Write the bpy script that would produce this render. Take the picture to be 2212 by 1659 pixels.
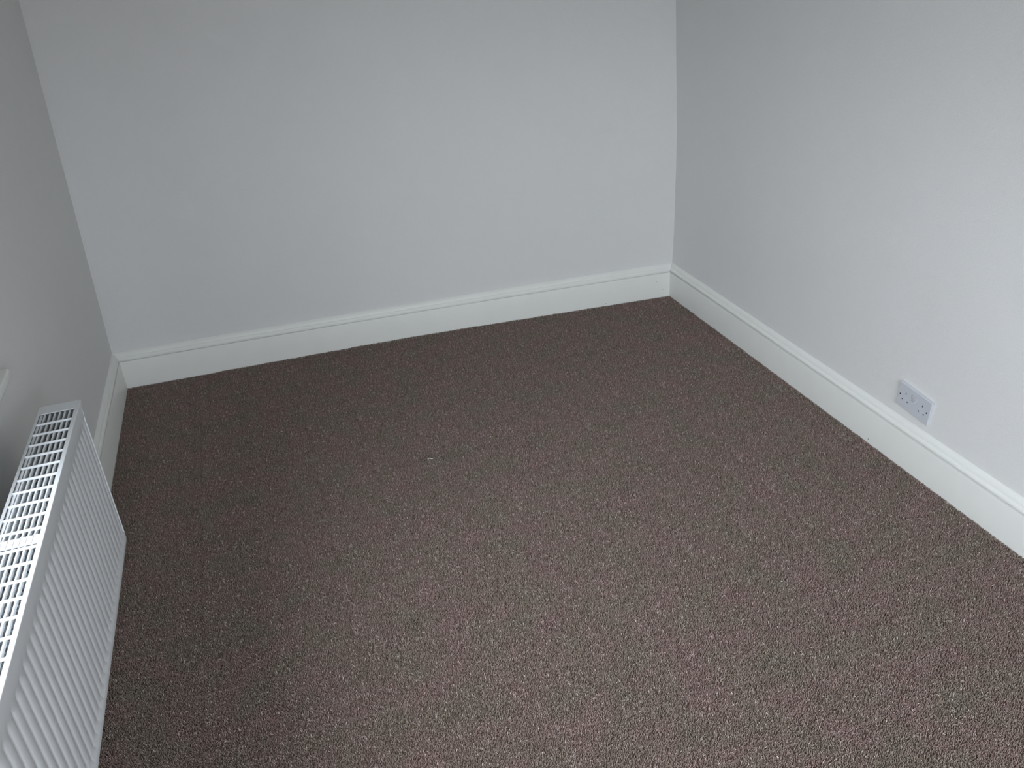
import bpy, bmesh, math, random
from mathutils import Vector, Matrix

random.seed(7)
C = bpy.context.scene.collection
scene = bpy.context.scene
for o in list(bpy.data.objects):
    bpy.data.objects.remove(o)

# ------------------------------------------------------------------ camera
F_ = Vector((0.19385576, 0.85946679, -0.47300823))
R_ = Vector((0.96476374, -0.25445568, -0.06695696))
U_ = Vector((0.17790691, 0.44336119, 0.87851009))
cam_d = bpy.data.cameras.new('camera')
cam = bpy.data.objects.new('camera', cam_d)
C.objects.link(cam)
cam.matrix_world = Matrix(((R_.x, U_.x, -F_.x, 0.88512699),
                           (R_.y, U_.y, -F_.y, -3.64038206),
                           (R_.z, U_.z, -F_.z, 1.67045748),
                           (0, 0, 0, 1)))
cam_d.sensor_width = 36.0
cam_d.sensor_fit = 'HORIZONTAL'
cam_d.lens = 36.0 * 1868.79 / 2212.0
cam_d.clip_start = 0.02
scene.camera = cam

# ------------------------------------------------------------------ daylight
SKY = (0.86, 0.92, 1.0)
world = bpy.data.worlds.new('overcast_sky')
scene.world = world
world.use_nodes = True
wn = world.node_tree.nodes
wl = world.node_tree.links
bg = wn['Background']
tc = wn.new('ShaderNodeTexCoord')
sx = wn.new('ShaderNodeSeparateXYZ')
mr = wn.new('ShaderNodeMapRange')
mr.inputs['From Min'].default_value = -0.06
mr.inputs['From Max'].default_value = 0.06
mx = wn.new('ShaderNodeMix')
mx.data_type = 'RGBA'
mx.inputs[6].default_value = (0.16, 0.16, 0.145, 1)      # ground and houses opposite
mx.inputs[7].default_value = (*SKY, 1)
wl.new(tc.outputs['Generated'], sx.inputs[0])
wl.new(sx.outputs['Z'], mr.inputs['Value'])
wl.new(mr.outputs['Result'], mx.inputs[0])
# overcast sky: three times brighter overhead than at the horizon
gr = wn.new('ShaderNodeMapRange')
gr.inputs['From Min'].default_value = 0.0
gr.inputs['From Max'].default_value = 1.0
gr.inputs['To Min'].default_value = 1.0
gr.inputs['To Max'].default_value = 3.0
st_ = wn.new('ShaderNodeMath'); st_.operation = 'MULTIPLY'; st_.inputs[1].default_value = 3.2
wl.new(sx.outputs['Z'], gr.inputs['Value'])
wl.new(gr.outputs['Result'], st_.inputs[0])
wl.new(st_.outputs[0], bg.inputs['Strength'])
wl.new(mx.outputs[2], bg.inputs['Color'])

scene.view_settings.view_transform = 'Standard'
scene.view_settings.look = 'None'
scene.view_settings.gamma = 1.0
scene.view_settings.use_curve_mapping = False
scene.view_settings.exposure = 1.38

# window opening in the left wall (s runs from the back wall towards the camera)
WS0, WS1, WZ0, WZ1 = 2.04, 3.20, 0.80, 2.15
CEIL = 2.45
DEPTH = 5.0
FX0, FX1, FZ0, FZ1 = 0.60, 2.45, 0.85, 2.27        # second window behind the camera
TL = math.tan(math.radians(3.1708))
TR = math.tan(math.radians(3.395))
W = 2.5275
SHEAR = 0.045

def portal(loc, rz, w, h):
    pl = bpy.data.lights.new('window_portal', 'AREA')
    pl.shape = 'RECTANGLE'
    pl.size = w
    pl.size_y = h
    pl.cycles.is_portal = True
    po = bpy.data.objects.new('window_portal', pl)
    C.objects.link(po)
    po.location = loc
    po.rotation_euler = (math.radians(90), 0, rz)     # -Z looks into the room
smid = (WS0 + WS1) / 2
portal((-0.02 + TL * smid + SHEAR * 1.2 - 0.21, -smid, (WZ0 + WZ1) / 2), math.radians(-90 + 3.17), WS1 - WS0, WZ1 - WZ0)
portal(((FX0 + FX1) / 2, -DEPTH - .17, (FZ0 + FZ1) / 2), 0, FX1 - FX0, FZ1 - FZ0)

# ------------------------------------------------------------------ helpers
def interp(x, xs, ys):
    if x <= xs[0]: return ys[0]
    for i in range(len(xs) - 1):
        if x <= xs[i + 1]:
            t = (x - xs[i]) / (xs[i + 1] - xs[i])
            return ys[i] + (ys[i + 1] - ys[i]) * t
    return ys[-1]

def link(name, me, mat, parent=None, loc=None, rot=None):
    o = bpy.data.objects.new(name, me)
    C.objects.link(o)
    if mat and not me.materials: me.materials.append(mat)
    if parent: o.parent = parent
    if loc: o.location = loc
    if rot: o.rotation_euler = rot
    return o

def obj(name, bm, mat, parent=None, smooth=None, loc=None, rot=None):
    bmesh.ops.recalc_face_normals(bm, faces=bm.faces)
    me = bpy.data.meshes.new(name)
    bm.to_mesh(me)
    bm.free()
    if smooth is not None:
        for p in me.polygons: p.use_smooth = True
        me.set_sharp_from_angle(angle=math.radians(smooth))
    return link(name, me, mat, parent, loc, rot)

def tag(o, label, cat, group=None, kind=None):
    o['label'] = label
    o['category'] = cat
    if group: o['group'] = group
    if kind: o['kind'] = kind
    return o

def structure(o, label=None):
    o['kind'] = 'structure'
    if label: o['label'] = label
    return o

def box(bm, a, b, bevel=0.0, seg=1):
    m = Matrix.Translation([(a[i] + b[i]) / 2 for i in range(3)]) @ Matrix.Diagonal([abs(b[i] - a[i]) for i in range(3)] + [1])
    r = bmesh.ops.create_cube(bm, size=1.0, matrix=m)
    if bevel:
        es = {e for v in r['verts'] for e in v.link_edges}
        bmesh.ops.bevel(bm, geom=list(es), offset=bevel, segments=seg, affect='EDGES', profile=0.5)

def tube(bm, pts, r, n=8, taper=1.0):
    rings = []
    pts = [Vector(p) for p in pts]
    for i, p in enumerate(pts):
        d = (pts[min(i + 1, len(pts) - 1)] - pts[max(i - 1, 0)]).normalized()
        up = Vector((0, 0, 1)) if abs(d.z) < .9 else Vector((1, 0, 0))
        a = d.cross(up).normalized()
        b = d.cross(a)
        rr = r * (1 + (taper - 1) * i / max(1, len(pts) - 1))
        rings.append([bm.verts.new(p + rr * (math.cos(2 * math.pi * k / n) * a + math.sin(2 * math.pi * k / n) * b)) for k in range(n)])
    for i in range(len(rings) - 1):
        for k in range(n):
            bm.faces.new((rings[i][k], rings[i][(k + 1) % n], rings[i + 1][(k + 1) % n], rings[i + 1][k]))
    bm.faces.new(rings[0]); bm.faces.new(rings[-1])

# ------------------------------------------------------------------ materials
def mat(name, col, rough=0.5, spec=0.5, noise=None, bump=None, metal=0.0):
    m = bpy.data.materials.new(name)
    m.use_nodes = True
    nt = m.node_tree
    b = nt.nodes['Principled BSDF']
    b.inputs['Base Color'].default_value = (*col, 1)
    b.inputs['Roughness'].default_value = rough
    b.inputs['Specular IOR Level'].default_value = spec
    b.inputs['Metallic'].default_value = metal
    tcn = nt.nodes.new('ShaderNodeTexCoord')
    if noise:                                  # (scale, amount, second colour)
        n = nt.nodes.new('ShaderNodeTexNoise')
        n.inputs['Scale'].default_value = noise[0]
        n.inputs['Detail'].default_value = 4
        nt.links.new(tcn.outputs['Object'], n.inputs['Vector'])
        k = nt.nodes.new('ShaderNodeMix'); k.data_type = 'RGBA'
        k.inputs[6].default_value = (*col, 1)
        k.inputs[7].default_value = (*noise[2], 1)
        r = nt.nodes.new('ShaderNodeMapRange')
        r.inputs['From Min'].default_value = 0.35
        r.inputs['From Max'].default_value = 0.65
        r.inputs['To Max'].default_value = noise[1]
        nt.links.new(n.outputs['Fac'], r.inputs['Value'])
        nt.links.new(r.outputs['Result'], k.inputs[0])
        nt.links.new(k.outputs[2], b.inputs['Base Color'])
    if bump:                                   # list of (scale, strength, distance)
        prev = None
        for sc, st, di in bump:
            n = nt.nodes.new('ShaderNodeTexNoise')
            n.inputs['Scale'].default_value = sc
            n.inputs['Detail'].default_value = 3
            nt.links.new(tcn.outputs['Object'], n.inputs['Vector'])
            bp = nt.nodes.new('ShaderNodeBump')
            bp.inputs['Strength'].default_value = st
            bp.inputs['Distance'].default_value = di
            nt.links.new(n.outputs['Fac'], bp.inputs['Height'])
            if prev: nt.links.new(prev.outputs['Normal'], bp.inputs['Normal'])
            prev = bp
        nt.links.new(prev.outputs['Normal'], b.inputs['Normal'])
    return m

M_wall = mat('wall_emulsion', (0.775, 0.775, 0.765), 0.75, 0.25, noise=(9, .35, (0.755, 0.765, 0.745)),
             bump=[(2.2, .5, .010), (420, .6, .0016)])
M_ceil = mat('ceiling_emulsion', (0.80, 0.80, 0.79), 0.9, 0.2, bump=[(300, .2, .001)])
M_gloss = mat('skirting_gloss_paint', (0.84, 0.85, 0.815), 0.38, 0.5, noise=(14, .4, (0.80, 0.815, 0.77)),
              bump=[(25, .25, .002), (500, .15, .0006)])
M_rad = mat('radiator_enamel', (0.67, 0.695, 0.71), 0.35, 0.5, bump=[(700, .08, .0004)])
M_radin = mat('radiator_fin_enamel', (0.55, 0.56, 0.57), 0.6, 0.3, bump=[(200, .1, .0006)])
M_plast = mat('socket_plastic', (0.60, 0.62, 0.66), 0.4, 0.5, bump=[(600, .05, .0003)])
M_dark = mat('dark_recess', (0.03, 0.03, 0.035), 0.8, 0.2, noise=(50, .5, (0.05, 0.05, 0.05)))
M_screw = mat('screw_head', (0.10, 0.10, 0.11), 0.45, 0.5, noise=(80, .5, (0.16, 0.16, 0.17)), metal=.6)
M_upvc = mat('window_frame_white', (0.80, 0.81, 0.80), 0.35, 0.5, bump=[(300, .05, .0004)])
M_lint = mat('white_lint', (0.80, 0.78, 0.72), 0.8, 0.2, noise=(300, .5, (0.7, 0.68, 0.62)))
M_thread = mat('pale_thread', (0.42, 0.37, 0.36), 0.8, 0.2, noise=(300, .5, (0.34, 0.30, 0.29)))
M_scuff = mat('chip_mark', (0.16, 0.16, 0.14), 0.8, 0.2, noise=(200, .5, (0.2, 0.2, 0.18)))
M_board = mat('chipboard_subfloor', (0.10, 0.085, 0.075), 0.95, 0.1, noise=(60, .6, (0.13, 0.11, 0.09)))

# thin window glass: mostly see-through with a mirror sheen
M_glass = bpy.data.materials.new('window_glass')
M_glass.use_nodes = True
nt = M_glass.node_tree
for n in list(nt.nodes): nt.nodes.remove(n)
out = nt.nodes.new('ShaderNodeOutputMaterial')
mixs = nt.nodes.new('ShaderNodeMixShader')
tr = nt.nodes.new('ShaderNodeBsdfTransparent')
gl = nt.nodes.new('ShaderNodeBsdfGlossy')
gl.inputs['Roughness'].default_value = 0.02
lw_ = nt.nodes.new('ShaderNodeLayerWeight')
lw_.inputs['Blend'].default_value = 0.5
pw = nt.nodes.new('ShaderNodeMath'); pw.operation = 'POWER'; pw.inputs[1].default_value = 5
ad = nt.nodes.new('ShaderNodeMath'); ad.operation = 'MULTIPLY_ADD'
ad.inputs[1].default_value = 0.6; ad.inputs[2].default_value = 0.04
nt.links.new(lw_.outputs['Facing'], pw.inputs[0])
nt.links.new(pw.outputs[0], ad.inputs[0])
nt.links.new(ad.outputs[0], mixs.inputs[0])
nt.links.new(tr.outputs[0], mixs.inputs[1])
nt.links.new(gl.outputs[0], mixs.inputs[2])
nt.links.new(mixs.outputs[0], out.inputs[0])

# carpet yarn: each tuft carries its own shade, broad patches drift in hue
M_yarn = bpy.data.materials.new('carpet_yarn')
M_yarn.use_nodes = True
nt = M_yarn.node_tree
b = nt.nodes['Principled BSDF']
b.inputs['Roughness'].default_value = 0.95
b.inputs['Specular IOR Level'].default_value = 0.12
at = nt.nodes.new('ShaderNodeAttribute'); at.attribute_name = 'yarn'
cr = nt.nodes.new('ShaderNodeValToRGB')
YARN = [(0.0, (0.142, 0.104, 0.085)), (0.45, (0.328, 0.255, 0.218)), (0.8, (0.495, 0.405, 0.36)), (1.0, (0.86, 0.77, 0.72))]
cr.color_ramp.elements[0].position = YARN[0][0]; cr.color_ramp.elements[0].color = (*YARN[0][1], 1)
cr.color_ramp.elements[1].position = YARN[3][0]; cr.color_ramp.elements[1].color = (*YARN[3][1], 1)
for p_, c_ in YARN[1:3]:
    e_ = cr.color_ramp.elements.new(p_); e_.color = (*c_, 1)
geo = nt.nodes.new('ShaderNodeNewGeometry')
n1 = nt.nodes.new('ShaderNodeTexNoise'); n1.inputs['Scale'].default_value = 9; n1.inputs['Detail'].default_value = 3
nt.links.new(geo.outputs['Position'], n1.inputs['Vector'])
r1 = nt.nodes.new('ShaderNodeMapRange')
r1.inputs['From Min'].default_value = 0.3; r1.inputs['From Max'].default_value = 0.7
nt.links.new(n1.outputs['Fac'], r1.inputs['Value'])
tint = nt.nodes.new('ShaderNodeMix'); tint.data_type = 'RGBA'
tint.inputs[6].default_value = (0.92, 1.0, 0.94, 1)
tint.inputs[7].default_value = (1.07, 0.975, 1.03, 1)
nt.links.new(r1.outputs['Result'], tint.inputs[0])
mul = nt.nodes.new('ShaderNodeMix'); mul.data_type = 'RGBA'; mul.blend_type = 'MULTIPLY'
mul.inputs[0].default_value = 1.0
nt.links.new(at.outputs['Fac'], cr.inputs[0])
nt.links.new(cr.outputs[0], mul.inputs[6])
nt.links.new(tint.outputs[2], mul.inputs[7])
nt.links.new(mul.outputs[2], b.inputs['Base Color'])

# ------------------------------------------------------------------ room shell
def shear(z): return SHEAR * max(0.0, z - 0.16)
def wob(z): return interp(z, [0, .16, .33, .75, 1.32, 2.0, 2.5], [0, 0, .007, .010, -.009, -.02, -.02])
def bow(x):                                   # the back wall bellies away slightly
    t = min(max(x / W, 0), 1)
    return 0.016 * 4 * t * (1 - t) - 0.004
def PL(s, z, v=0.0): return Vector((-0.02 + TL * s + shear(z) + v, -s, z))
def PR(s, z, v=0.0): return Vector((W + 0.02 + TR * s + wob(z) + v, -s, z))
def PB(x, z, v=0.0): return Vector((x, 0.02 + bow(x) + v, z))

def wall(name, fn, us, zs, thick, hole=None):
    bm = bmesh.new()
    g = {}
    def V(i, j, k):
        if (i, j, k) not in g: g[i, j, k] = bm.verts.new(fn(us[i], zs[j], k * thick))
        return g[i, j, k]
    def has(i, j):
        if not (0 <= i < len(us) - 1 and 0 <= j < len(zs) - 1): return False
        if hole:
            cu, cz = (us[i] + us[i + 1]) / 2, (zs[j] + zs[j + 1]) / 2
            if hole[0] < cu < hole[1] and hole[2] < cz < hole[3]: return False
        return True
    for i in range(len(us) - 1):
        for j in range(len(zs) - 1):
            if not has(i, j): continue
            for k in (0, 1):
                bm.faces.new((V(i, j, k), V(i + 1, j, k), V(i + 1, j + 1, k), V(i, j + 1, k)))
            if not has(i - 1, j): bm.faces.new((V(i, j, 0), V(i, j, 1), V(i, j + 1, 1), V(i, j + 1, 0)))
            if not has(i + 1, j): bm.faces.new((V(i + 1, j, 0), V(i + 1, j, 1), V(i + 1, j + 1, 1), V(i + 1, j + 1, 0)))
            if not has(i, j - 1): bm.faces.new((V(i, j, 0), V(i, j, 1), V(i + 1, j, 1), V(i + 1, j, 0)))
            if not has(i, j + 1): bm.faces.new((V(i, j + 1, 0), V(i, j + 1, 1), V(i + 1, j + 1, 1), V(i + 1, j + 1, 0)))
    return structure(obj(name, bm, M_wall, smooth=20))

def lin(a, b, n): return [a + (b - a) * i / n for i in range(n + 1)]
wall('wall_left', PL, [-.06, .6, 1.2, WS0, WS1, 4.2, DEPTH], [-.01, .16, .5, WZ0, 1.3, WZ1, CEIL], -0.26, (WS0, WS1, WZ0, WZ1))
wall('wall_right', PR, [-.06] + lin(.5, DEPTH, 9), [-.01, .16] + lin(.22, CEIL, 24), 0.26)
wall('wall_back', PB, lin(-.28, W + .3, 30), [-.01, .16, .5, 1.2, CEIL], 0.26)
wall('wall_front', lambda x, z, v: Vector((x, -DEPTH - v, z)), [-.28, 0, FX0, FX1, 2.6, W + .7], [-.01, .16, FZ0, FZ1, CEIL], 0.2, (FX0, FX1, FZ0, FZ1))

bm = bmesh.new()
box(bm, (-.3, -DEPTH - .2, -.14), (W + .7, .3, -.0105))
structure(obj('floor', bm, M_board))
bm = bmesh.new()
box(bm, (-.3, -DEPTH - .2, CEIL), (W + .7, .3, CEIL + .12))
structure(obj('ceiling', bm, M_ceil))

# ------------------------------------------------------------------ skirting boards
PROF = [(.0220, -.0100), (.0220, .1160), (.0214, .1176), (.0203, .1180), (.0115, .1184), (.0110, .1230), (.0175, .1238),
        (.0205, .1254), (.0208, .1285), (.0198, .1320), (.0175, .1352), (.0150, .1375), (.0138, .1380), (.0130, .1392),
        (.0138, .1404), (.0125, .1440), (.0100, .1485), (.0060, .1530), (.0015, .1565), (-.004, .1575), (-.004, -.0100)]
def corner_l(d):                                # meets of skirting faces at depth d
    x = 0.0
    for _ in range(4):
        y = 0.02 + bow(x) - d
        x = -0.02 + d - TL * y
    return x
def corner_r(d):
    x = W
    for _ in range(4):
        y = 0.02 + bow(x) - d
        x = W + 0.02 - d - TR * y
    return x
def sweep(name, path, n):
    """path(i, d, z) gives the point of profile depth d at station i"""
    bm = bmesh.new()
    rings = [[bm.verts.new(path(i, d, z)) for d, z in PROF] for i in range(n)]
    m = len(PROF)
    for i in range(n - 1):
        for k in range(m):
            bm.faces.new((rings[i][k], rings[i][(k + 1) % m], rings[i + 1][(k + 1) % m], rings[i + 1][k]))
    bm.faces.new(rings[0]); bm.faces.new(rings[-1])
    return structure(obj(name, bm, M_gloss, smooth=28))
NB = 25
def pback(i, d, z):
    a, b_ = corner_l(d), corner_r(d)
    x = a + (b_ - a) * i / (NB - 1)
    return Vector((x, 0.02 + bow(x) - d, z))
sk_back = sweep('baseboard_back', pback, NB)
SL = [0, .7, 1.4, 2.1, 2.8, 3.5, DEPTH]
def pleft(i, d, z):
    x0 = corner_l(d)
    s0 = -(0.02 + bow(x0) - d)
    s = s0 if i == 0 else SL[i] - (d if i == len(SL) - 1 else 0)
    return Vector((-0.02 + TL * s + d, -s, z))
sk_left = sweep('baseboard_left', pleft, len(SL))
def pright(i, d, z):
    x0 = corner_r(d)
    s0 = -(0.02 + bow(x0) - d)
    s = s0 if i == 0 else SL[i] - (d if i == len(SL) - 1 else 0)
    return Vector((W + 0.02 + TR * s - d, -s, z))
sk_right = sweep('baseboard_right', pright, len(SL))
def pfront(i, d, z):
    s = DEPTH - d
    a, b_ = -0.02 + TL * s + d, W + 0.02 + TR * s - d
    return Vector((a if i == 0 else b_, -s, z))
sweep('baseboard_front', pfront, 2)

# paint chips and nail holes in the skirting and plaster
def mark(name, parent, p, n, r, stretch=1.0, m=None, roll=0.0):
    bm = bmesh.new()
    bmesh.ops.create_uvsphere(bm, u_segments=8, v_segments=5, radius=1)
    n = Vector(n).normalized()
    q = n.to_track_quat('Z', 'Y').to_matrix().to_4x4()
    bm.transform(q @ Matrix.Rotation(roll, 4, 'Z') @ Matrix.Diagonal((r * stretch, r, .0006, 1)))
    return obj(name, bm, m or M_scuff, parent, smooth=60, loc=p)
def onback(x, z): return (x, 0.02 + bow(x) - .0222, z)
def onright(s, z): return (W + .02 + TR * s - .0222, -s, z)
mark('nail_hole', sk_back, onback(2.457, .080), (0, -1, 0), .0018)
mark('nail_hole', sk_back, onback(2.492, .034), (0, -1, 0), .0012)
mark('paint_chip', sk_back, onback(2.262, .020), (0, -1, 0), .0014, 3.5, M_gloss)
mark('paint_chip', sk_back, onback(2.20, .008), (0, -1, 0), .0018)
mark('nail_hole', sk_right, onright(1.475, .012), (-1, 0, 0), .0022)
mark('nail_hole', sk_right, onright(.931, .112), (-1, 0, 0), .0014)
for i_, (x_, z_) in enumerate([(.505, .026), (.545, .022), (.60, .036), (.625, .037)]):
    mark('paint_chip', sk_back, onback(x_, z_), (0, -1, 0), .0009, 6, M_lint, roll=.05)

# ------------------------------------------------------------------ carpet
TILE = 0.2
def tuft_tile():
    rnd = random.Random(3)
    vs, fs, sh = [], [], []
    n = 74
    st = TILE / n
    for i in range(n):
        for j in range(n):
            x = -TILE / 2 + (i + .5 + rnd.uniform(-.45, .45)) * st
            y = -TILE / 2 + (j + .5 + rnd.uniform(-.45, .45)) * st
            a = rnd.uniform(0, 2 * math.pi)
            lean = rnd.uniform(.0004, .0042)
            h = rnd.uniform(.0062, .0086)
            r = rnd.uniform(.00055, .0009)
            dx, dy = math.cos(a), math.sin(a)
            cv = rnd.uniform(-.7, .7)
            ex, ey = math.cos(a + cv), math.sin(a + cv)
            P = [(x, y, -.008, r * .8), (x + dx * lean * .35, y + dy * lean * .35, -.008 + h * .62, r * 1.15),
                 (x + dx * lean * .35 + ex * lean * .65, y + dy * lean * .35 + ey * lean * .65, -.008 + h, r * .55)]
            b0 = len(vs)
            ph = rnd.uniform(0, 2)
            val = min(1, max(0, rnd.gauss(.42, .20)))
            if rnd.random() < .035: val = rnd.uniform(.75, 1)
            for (px, py, pz, pr) in P:
                for k in range(3):
                    t = ph + 2.0944 * k
                    vs.append((px + pr * math.cos(t), py + pr * math.sin(t), pz))
                    sh.append(val)
            for l in (0, 1):
                for k in range(3):
                    k2 = (k + 1) % 3
                    fs.append((b0 + 3 * l + k, b0 + 3 * l + k2, b0 + 3 * l + 3 + k2, b0 + 3 * l + 3 + k))
            fs.append((b0 + 6, b0 + 7, b0 + 8))
    me = bpy.data.meshes.new('carpet_tuft_patch')
    me.from_pydata(vs, [], fs)
    a_ = me.attributes.new('yarn', 'FLOAT', 'POINT')
    a_.data.foreach_set('value', sh)
    for p in me.polygons: p.use_smooth = True
    me.materials.append(M_yarn)
    return bpy.data.objects.new('carpet_tuft_patch', me)
tile = tuft_tile()

# the pile rides up a little against the back skirting and dips in the far corners
def edge_rise(x, s):
    e = interp(x, [0, .25, .45, .6, .85, 1.15, 1.42, 1.72, 2.18, 2.5],
                  [-.006, -.007, -.003, -.002, .0, .005, .004, .0, -.003, -.004])
    return e * math.exp(-s / .28)
nx, ns = 13, 26
gv, gf = [], []
s_a, s_b = -.018, DEPTH - .002
for j in range(ns):
    sc_ = s_a + TILE / 2 + (s_b - s_a - TILE) * j / (ns - 1)
    xa = TL * (sc_ - TILE / 2) - .003 + TILE / 2
    xb = W + TR * (sc_ + TILE / 2) + .003 - TILE / 2
    for i in range(nx):
        x = xa + (xb - xa) * i / (nx - 1)
        gv.append((x, -sc_, edge_rise(x, sc_)))
for j in range(ns - 1):
    for i in range(nx - 1):
        a = j * nx + i
        gf.append((a, a + 1, a + nx + 1, a + nx))
cm = bpy.data.meshes.new('carpet')
cm.from_pydata([(x, y, z) for x, y, z in gv], [], gf)
ra = cm.attributes.new('turn', 'FLOAT_VECTOR', 'POINT')
ra.data.foreach_set('vector', [c for k in range(len(gv)) for c in (0.0, 0.0, random.randrange(4) * math.pi / 2)])
cm.materials.append(M_yarn)
carpet = bpy.data.objects.new('carpet', cm)
C.objects.link(carpet)
tag(carpet, 'mottled brown twist pile fitted carpet covering the whole floor', 'carpet', kind='stuff')
ng = bpy.data.node_groups.new('carpet_pile', 'GeometryNodeTree')
ng.interface.new_socket('Geometry', in_out='INPUT', socket_type='NodeSocketGeometry')
ng.interface.new_socket('Geometry', in_out='OUTPUT', socket_type='NodeSocketGeometry')
gi = ng.nodes.new('NodeGroupInput'); go = ng.nodes.new('NodeGroupOutput')
oi = ng.nodes.new('GeometryNodeObjectInfo'); oi.inputs['Object'].default_value = tile
iop = ng.nodes.new('GeometryNodeInstanceOnPoints')
na = ng.nodes.new('GeometryNodeInputNamedAttribute'); na.data_type = 'FLOAT_VECTOR'
na.inputs['Name'].default_value = 'turn'
tf = ng.nodes.new('GeometryNodeTransform'); tf.inputs['Translation'].default_value = (0, 0, -.0072)
jg = ng.nodes.new('GeometryNodeJoinGeometry')
ng.links.new(gi.outputs[0], iop.inputs['Points'])
ng.links.new(oi.outputs['Geometry'], iop.inputs['Instance'])
ng.links.new(na.outputs['Attribute'], iop.inputs['Rotation'])
ng.links.new(gi.outputs[0], tf.inputs['Geometry'])
ng.links.new(iop.outputs[0], jg.inputs[0])
ng.links.new(tf.outputs[0], jg.inputs[0])
ng.links.new(jg.outputs[0], go.inputs[0])
md = carpet.modifiers.new('pile', 'NODES')
md.node_group = ng

# ------------------------------------------------------------------ window with its board
ANG = math.radians(-90 + 3.1708)                # local x runs along the wall to the camera, local y into the room
def wroot(name, s, off, z):
    e = bpy.data.objects.new(name, None)
    C.objects.link(e)
    e.location = (-0.02 + TL * s + off, -s, z)
    e.rotation_euler = (0, 0, ANG)
    return e
cs = math.cos(math.radians(3.1708))
LW = (WS1 - WS0) / cs
HW = WZ1 - WZ0
def make_window(win, LW, HW):
    win['kind'] = 'structure'
    fr_ = .055
    bm = bmesh.new()
    box(bm, (.001, 0, .001), (LW - .001, .06, fr_)); box(bm, (.001, 0, HW - fr_), (LW - .001, .06, HW - .001))
    box(bm, (.001, 0, fr_), (fr_, .06, HW - fr_)); box(bm, (LW - fr_, 0, fr_), (LW - .001, .06, HW - fr_))
    obj('window_frame', bm, M_upvc, win)
    bm = bmesh.new()
    box(bm, (LW / 2 - .03, .002, fr_), (LW / 2 + .03, .058, HW - fr_), .003)
    obj('mullion', bm, M_upvc, win)
    for a, b_ in ((fr_, LW / 2 - .03), (LW / 2 + .03, LW - fr_)):
        bm = bmesh.new()
        box(bm, (a, .027, fr_), (b_, .033, HW - fr_))
        obj('pane', bm, M_glass, win)
        bm = bmesh.new()
        t = .03
        box(bm, (a, .01, fr_), (b_, .05, fr_ + t)); box(bm, (a, .01, HW - fr_ - t), (b_, .05, HW - fr_))
        box(bm, (a, .01, fr_ + t), (a + t, .05, HW - fr_ - t)); box(bm, (b_ - t, .01, fr_ + t), (b_, .05, HW - fr_ - t))
        obj('sash', bm, M_upvc, win)
make_window(wroot('window_1', WS0, shear(WZ0) - .20, WZ0), LW, HW)
if FX1 > FX0:
    w2 = bpy.data.objects.new('window_2', None)
    C.objects.link(w2)
    w2.location = (FX0, -DEPTH - .16, FZ0)
    make_window(w2, FX1 - FX0, FZ1 - FZ0)

# window board (sill) with a rounded nosing, its far end shows at the left edge of the view
BZ = .800
sill = wroot('window_board', 1.525, 0, BZ - .027)
tag(sill, 'white painted window board end above the radiator at the left edge', 'window sill')
bm = bmesh.new()
L2 = (WS1 + .09 - 1.525) / cs
box(bm, (0, shear(.8) + .0005, 0), (L2, .062, .027), .006, 3)
box(bm, ((WS0 - 1.525) / cs + .002, shear(.8) - .138, .003), ((WS1 - 1.525) / cs - .002, shear(.8) + .004, .0265))
obj('board', bm, M_gloss, sill, smooth=35)

# ------------------------------------------------------------------ radiator
RS0, RZT, RZB = 1.606, .717, .298
LR = 1.42
V0, V1 = .097, .189                              # back and front of the casing measured from the skirting line
rad = wroot('radiator', RS0, 0.04, 0)
rad.location.z = RZB
rad.rotation_euler = (0, -0.0083, ANG)           # hangs a touch out of level
tag(rad, 'white ribbed double panel radiator with a top grille on the left wall', 'radiator')
HT = RZT - RZB
def panel(vf, sign, name):
    """pressed steel panel: plain bands top and bottom, vertical flutes between"""
    bm = bmesh.new()
    pitch = .0333
    us = [0.0, .004, .012]
    u = .020
    deep = [0.0, 0.0, 0.0]
    while u < LR - .03:
        for du, dd in ((0, 0), (.003, .5), (.0055, 1), (.0080, 1), (.0105, .5), (.0135, 0)):
            us.append(u + du); deep.append(dd)
        u += pitch
    us += [LR - .012, LR - .004, LR]; deep += [0, 0, 0]
    zs = [0, .004, .010, .022, .030, .040, HT * .5, HT - .062, HT - .050, HT - .042, HT - .030, HT - .014, HT - .004]
    amp = [0, 0, 0, 0, 0, .5, 1, 1, .5, 0, 0, 0, 0][:len(zs)]
    amp = [0, 0, 0, 0, .35, 1, 1, 1, .35, 0, 0, 0, 0]
    # seam bead low and high, small step where the pressed field begins
    lift = [-.006, -.001, 0, -.001, -.0045, -.003, -.003, -.003, -.0035, -.0015, -.0008, 0, -.002]
    g = []
    for j, z in enumerate(zs):
        row = []
        for u_, dd in zip(us, deep):
            e = min(u_, LR - u_)
            rim = -.005 if e < .001 else (-.0012 if e < .006 else 0)
            v = vf + sign * (lift[j] + rim - .0024 * dd * amp[j])
            row.append(bm.verts.new((u_, v, z)))
        g.append(row)
    back = []
    for j, z in enumerate(zs):
        back.append([bm.verts.new((u_, vf - sign * .008, z)) for u_ in (us[0], us[-1])])
    for j in range(len(zs) - 1):
        for i in range(len(us) - 1):
            bm.faces.new((g[j][i], g[j][i + 1], g[j + 1][i + 1], g[j + 1][i]))
        bm.faces.new((g[j][0], g[j + 1][0], back[j + 1][0], back[j][0]))
        bm.faces.new((g[j][-1], g[j + 1][-1], back[j + 1][1], back[j][1]))
        bm.faces.new((back[j][0], back[j][1], back[j + 1][1], back[j + 1][0]))
    bm.faces.new([*g[0], back[0][1], back[0][0]])
    bm.faces.new([*g[-1], back[-1][1], back[-1][0]])
    return obj(name, bm, M_rad, rad, smooth=38)
VF = V1 - .002 - .02
panel(VF, 1, 'front_panel')
panel(V0 + .004 - .02, -1, 'rear_panel')
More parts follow.
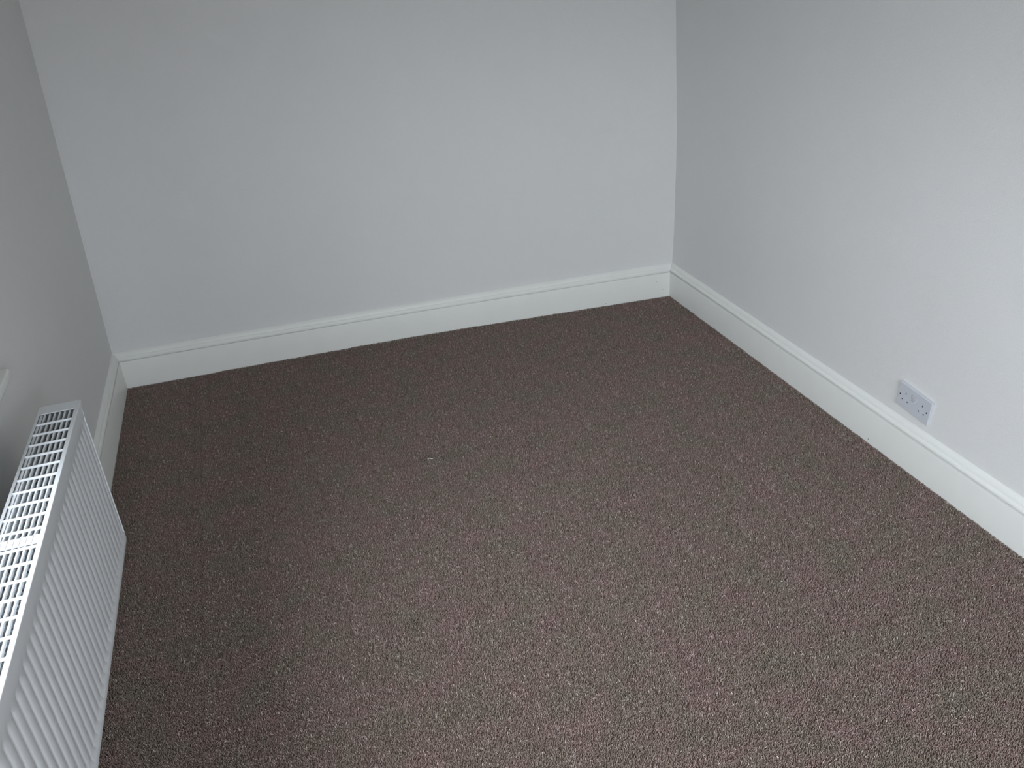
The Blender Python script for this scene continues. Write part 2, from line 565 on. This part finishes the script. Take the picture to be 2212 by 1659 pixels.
# convector fins: folded sheet seen down through the grille
bm = bmesh.new()
pts, u, k = [], .03, 0
va, vb, vm = V0 - .02 + .021, VF - .017, (V0 - .02 + .021 + VF - .017) / 2
for base, tip in ((va, vm - .006), (vb, vm + .006)):
    u, k = .03, 0
    prev = None
    while u < LR - .03:
        v = base if (k // 2) % 2 == 0 else tip
        a = bm.verts.new((u, v, .03)); c = bm.verts.new((u, v, HT - .045))
        if prev: bm.faces.new((prev[0], a, c, prev[1]))
        prev = (a, c)
        u += .010 if k % 2 == 0 else .003
        k += 1
o = obj('convector_fins', bm, M_radin, rad)
sol = o.modifiers.new('sheet', 'SOLIDIFY'); sol.thickness = .0006
o['kind'] = 'stuff'
# end covers
for ua, ub in ((-.001, .0015), (LR - .0015, LR + .001)):
    bm = bmesh.new()
    box(bm, (ua, V0 - .02 + .006, .012), (ub, VF - .002, HT - .003), .0008)
    obj('side_cover', bm, M_rad, rad)

# top grille frame: lip, end caps and long edges
g0, g1 = V0 - .02 - .001, VF + .0015
GT = HT
def ring_frame(u0, u1, c0, c1):
    bm = bmesh.new()
    e = .0095
    box(bm, (u0, g1 - e, GT - .0022), (u1, g1 - .0002, GT), .0007)
    box(bm, (u0, g0 + .0002, GT - .0022), (u1, g0 + .0068, GT), .0007)
    box(bm, (u0, g0 + .0060, GT - .0021), (u0 + c0, g1 - e + .001, GT - .0001))
    box(bm, (u1 - c1, g0 + .0060, GT - .0021), (u1, g1 - e + .001, GT - .0001))
    # lips folded down over the panels
    box(bm, (u0, g1 - .0014, GT - .020), (u1, g1, GT - .0008), .0006)
    box(bm, (u0, g0, GT - .014), (u1, g0 + .0014, GT - .0008), .0006)
    return obj('top_grille_frame', bm, M_rad, rad)
ring_frame(-.002, LR + .002, .042, .042)
va_, vb_ = g0 + .0065, g1 - .0090
nslot = 7
pitch = (vb_ - va_) / nslot
for k in range(1, nslot):
    bm = bmesh.new()
    v = va_ + k * pitch
    box(bm, (.038, v - .0021, GT - .0105), (LR - .038, v + .0021, GT - .0032), .001)
    obj('grille_slat', bm, M_rad, rad)
bars = [.090 + .0496 * k for k in range(10)]
first = bars[-1]
barsB = [.5965 + .0496 * k for k in range(17)]
bar_me = None
for u in bars + [b__ for b__ in barsB if b__ < LR - .06]:
    if bar_me is None:
        bm = bmesh.new()
        box(bm, (-.0021, va_ - .001, GT - .0052), (.0021, vb_ + .001, GT + .0002), .0009)
        o = obj('grille_bar', bm, M_rad, rad)
        bar_me = o.data
        o.location.x = u
    else:
        link('grille_bar', bar_me, None, rad, loc=(u, 0, 0))
bm = bmesh.new()
box(bm, (.5605, va_ - .001, GT - .004), (.5875, vb_ + .001, GT + .0001), .001)
for k in range(1, nslot):
    v = va_ + k * pitch
    box(bm, (.5605, v - .0008, GT - .001), (.5875, v + .0008, GT + .0009), .0003)
obj('grille_joint_band', bm, M_rad, rad)
# wall brackets and feed pipes keep it off the wall
for u in (.17, LR - .17):
    bm = bmesh.new()
    box(bm, (u - .017, -.059, .06), (u + .017, -.034, HT - .20))
    box(bm, (u - .015, -.037, HT - .235), (u - .012, V0 - .02 + .004, HT - .21))
    box(bm, (u + .012, -.037, HT - .235), (u + .015, V0 - .02 + .004, HT - .21))
    obj('wall_bracket', bm, M_radin, rad)
M_brass = mat('chrome_valve', (0.55, 0.56, 0.57), 0.25, 0.5, noise=(60, .4, (0.45, 0.46, 0.47)), metal=.9)
bm = bmesh.new()
vm_ = (V0 - .02 + VF) / 2
tube(bm, [(LR - .01, vm_, .035), (LR + .05, vm_, .035)], .011, 10)
tube(bm, [(LR + .045, vm_, .035), (LR + .045, vm_, -RZB - .004)], .0075, 10)
tube(bm, [(LR + .045, vm_, .03), (LR + .045, vm_, .085)], .014, 12)
obj('valve_and_pipe', bm, M_brass, rad, smooth=40)

# ------------------------------------------------------------------ double socket on the right wall
SC = 1.6305 * math.cos(math.radians(3.395))
tn = Vector((TR, -1, 0)).normalized()            # along the wall towards the camera
nn = Vector((-1, -TR, 0)).normalized()           # out of the wall
sk = bpy.data.objects.new('double_socket', None)
C.objects.link(sk)
zc = .2305
base = Vector((W + .02 + TR * SC + wob(zc), -SC, zc))
th = math.radians(-4.8)
ax = tn * math.cos(th) + Vector((0, 0, 1)) * math.sin(th)
az = nn.cross(ax) if nn.cross(ax).z > 0 else -nn.cross(ax)
Mx = Matrix((ax, az, ax.cross(az))).transposed().to_4x4()
sgn = 1 if ax.cross(az).dot(nn) > 0 else -1
Mx.translation = base
sk.matrix_world = Mx
tag(sk, 'white switched double wall socket set slightly crooked above the right skirting board', 'socket')
def N(z): return z * sgn
# plate with a window for each rocker and real pin slots
bm = bmesh.new()
box(bm, (-.073, -.043, N(-.004)), (.073, .043, N(.0085)), .0028, 3)
plate = obj('face_plate', bm, M_plast, sk, smooth=35)
cut = bmesh.new()
def cbox(x, y, w, h, d=.006):
    box(cut, (x - w / 2, y - h / 2, N(.0085 - d)), (x + w / 2, y + h / 2, N(.0125)))
for x0 in (-.0375, .0375):
    cbox(x0, .0118, .0042, .0082)
    cbox(x0 - .0113, -.0132, .0068, .0042)
    cbox(x0 + .0113, -.0132, .0068, .0042)
for x0 in (-.0088, .0088):
    cbox(x0, .0125, .0118, .0215, .0045)
bmesh.ops.recalc_face_normals(cut, faces=cut.faces)
cme = bpy.data.meshes.new('slot_cutter'); cut.to_mesh(cme); cut.free()
cob = bpy.data.objects.new('slot_cutter', cme)
C.objects.link(cob); cob.matrix_world = Mx
bo = plate.modifiers.new('slots', 'BOOLEAN'); bo.object = cob; bo.solver = 'EXACT'; bo.operation = 'DIFFERENCE'
bpy.context.view_layer.update()
dg = bpy.context.evaluated_depsgraph_get()
nm = bpy.data.meshes.new_from_object(plate.evaluated_get(dg))
plate.modifiers.clear(); plate.data = nm
for p in nm.polygons: p.use_smooth = False
bpy.data.objects.remove(cob)
# dark shutters sit down in the pin slots
for x0 in (-.0375, .0375):
    for (dx, y, w, h) in ((0, .0118, .0042, .0082), (-.0113, -.0132, .0068, .0042), (.0113, -.0132, .0068, .0042)):
        bm = bmesh.new()
        box(bm, (x0 + dx - w / 2 + .0001, y - h / 2 + .0001, N(.0026)), (x0 + dx + w / 2 - .0001, y + h / 2 - .0001, N(.0066)))
        obj('pin_slot', bm, M_dark, sk)
for x0, tilt in ((-.0088, 1), (.0088, -1)):
    bm = bmesh.new()
    box(bm, (x0 - .0050, .0125 - .0098, N(.0040)), (x0 + .0050, .0125 + .0098, N(.0080)), .0006)
    for v in bm.verts:
        if v.co.z * sgn > .006:
            v.co.z += sgn * tilt * (v.co.y - .0125) * .22
    obj('rocker_switch', bm, M_plast, sk, smooth=30)
for x0 in (-.0603, .0603):
    bm = bmesh.new()
    bmesh.ops.create_cone(bm, cap_ends=True, segments=16, radius1=.0030, radius2=.0024, depth=.0022,
                          matrix=Matrix.Translation((x0, 0, N(.0088))))
    box(bm, (x0 - .0024, -.0004, N(.0090)), (x0 + .0024, .0004, N(.0101)))
    obj('screw', bm, M_screw, sk, smooth=40)

# ------------------------------------------------------------------ crumbs on the carpet
def crumb(name, x, y, pts, r, m, label, cat):
    bm = bmesh.new()
    tube(bm, pts, r, 6, .6)
    o = obj(name, bm, m, None, smooth=60, loc=(x, y, .0022))
    return tag(o, label, cat)
crumb('paper_scrap', 1.154, -1.042, [(-.009, .004, 0), (-.004, .0045, .0006), (.002, 0, .0006), (.009, -.003, 0)], .0020, M_lint,
      'white curled scrap lying in the middle of the brown carpet', 'scrap')
crumb('lint_speck', .645, -.648, [(-.002, 0, 0), (.0005, .0012, .0004), (.002, .002, 0)], .0014, M_lint,
      'tiny white lint speck on the carpet towards the left back corner', 'lint')
crumb('lint_speck', 1.976, -2.009, [(-.002, .001, 0), (0, .0003, .0004), (.0024, -.0008, 0)], .0014, M_lint,
      'tiny white lint speck on the right part of the carpet', 'lint')
crumb('loose_thread', 2.490, -1.894, [(-.030, .006, 0), (-.015, .004, .0008), (.0, .001, .0006), (.014, -.004, .001), (.028, -.009, 0)], .0008, M_thread,
      'pale straight thread lying on the carpet near the right skirting board', 'thread')
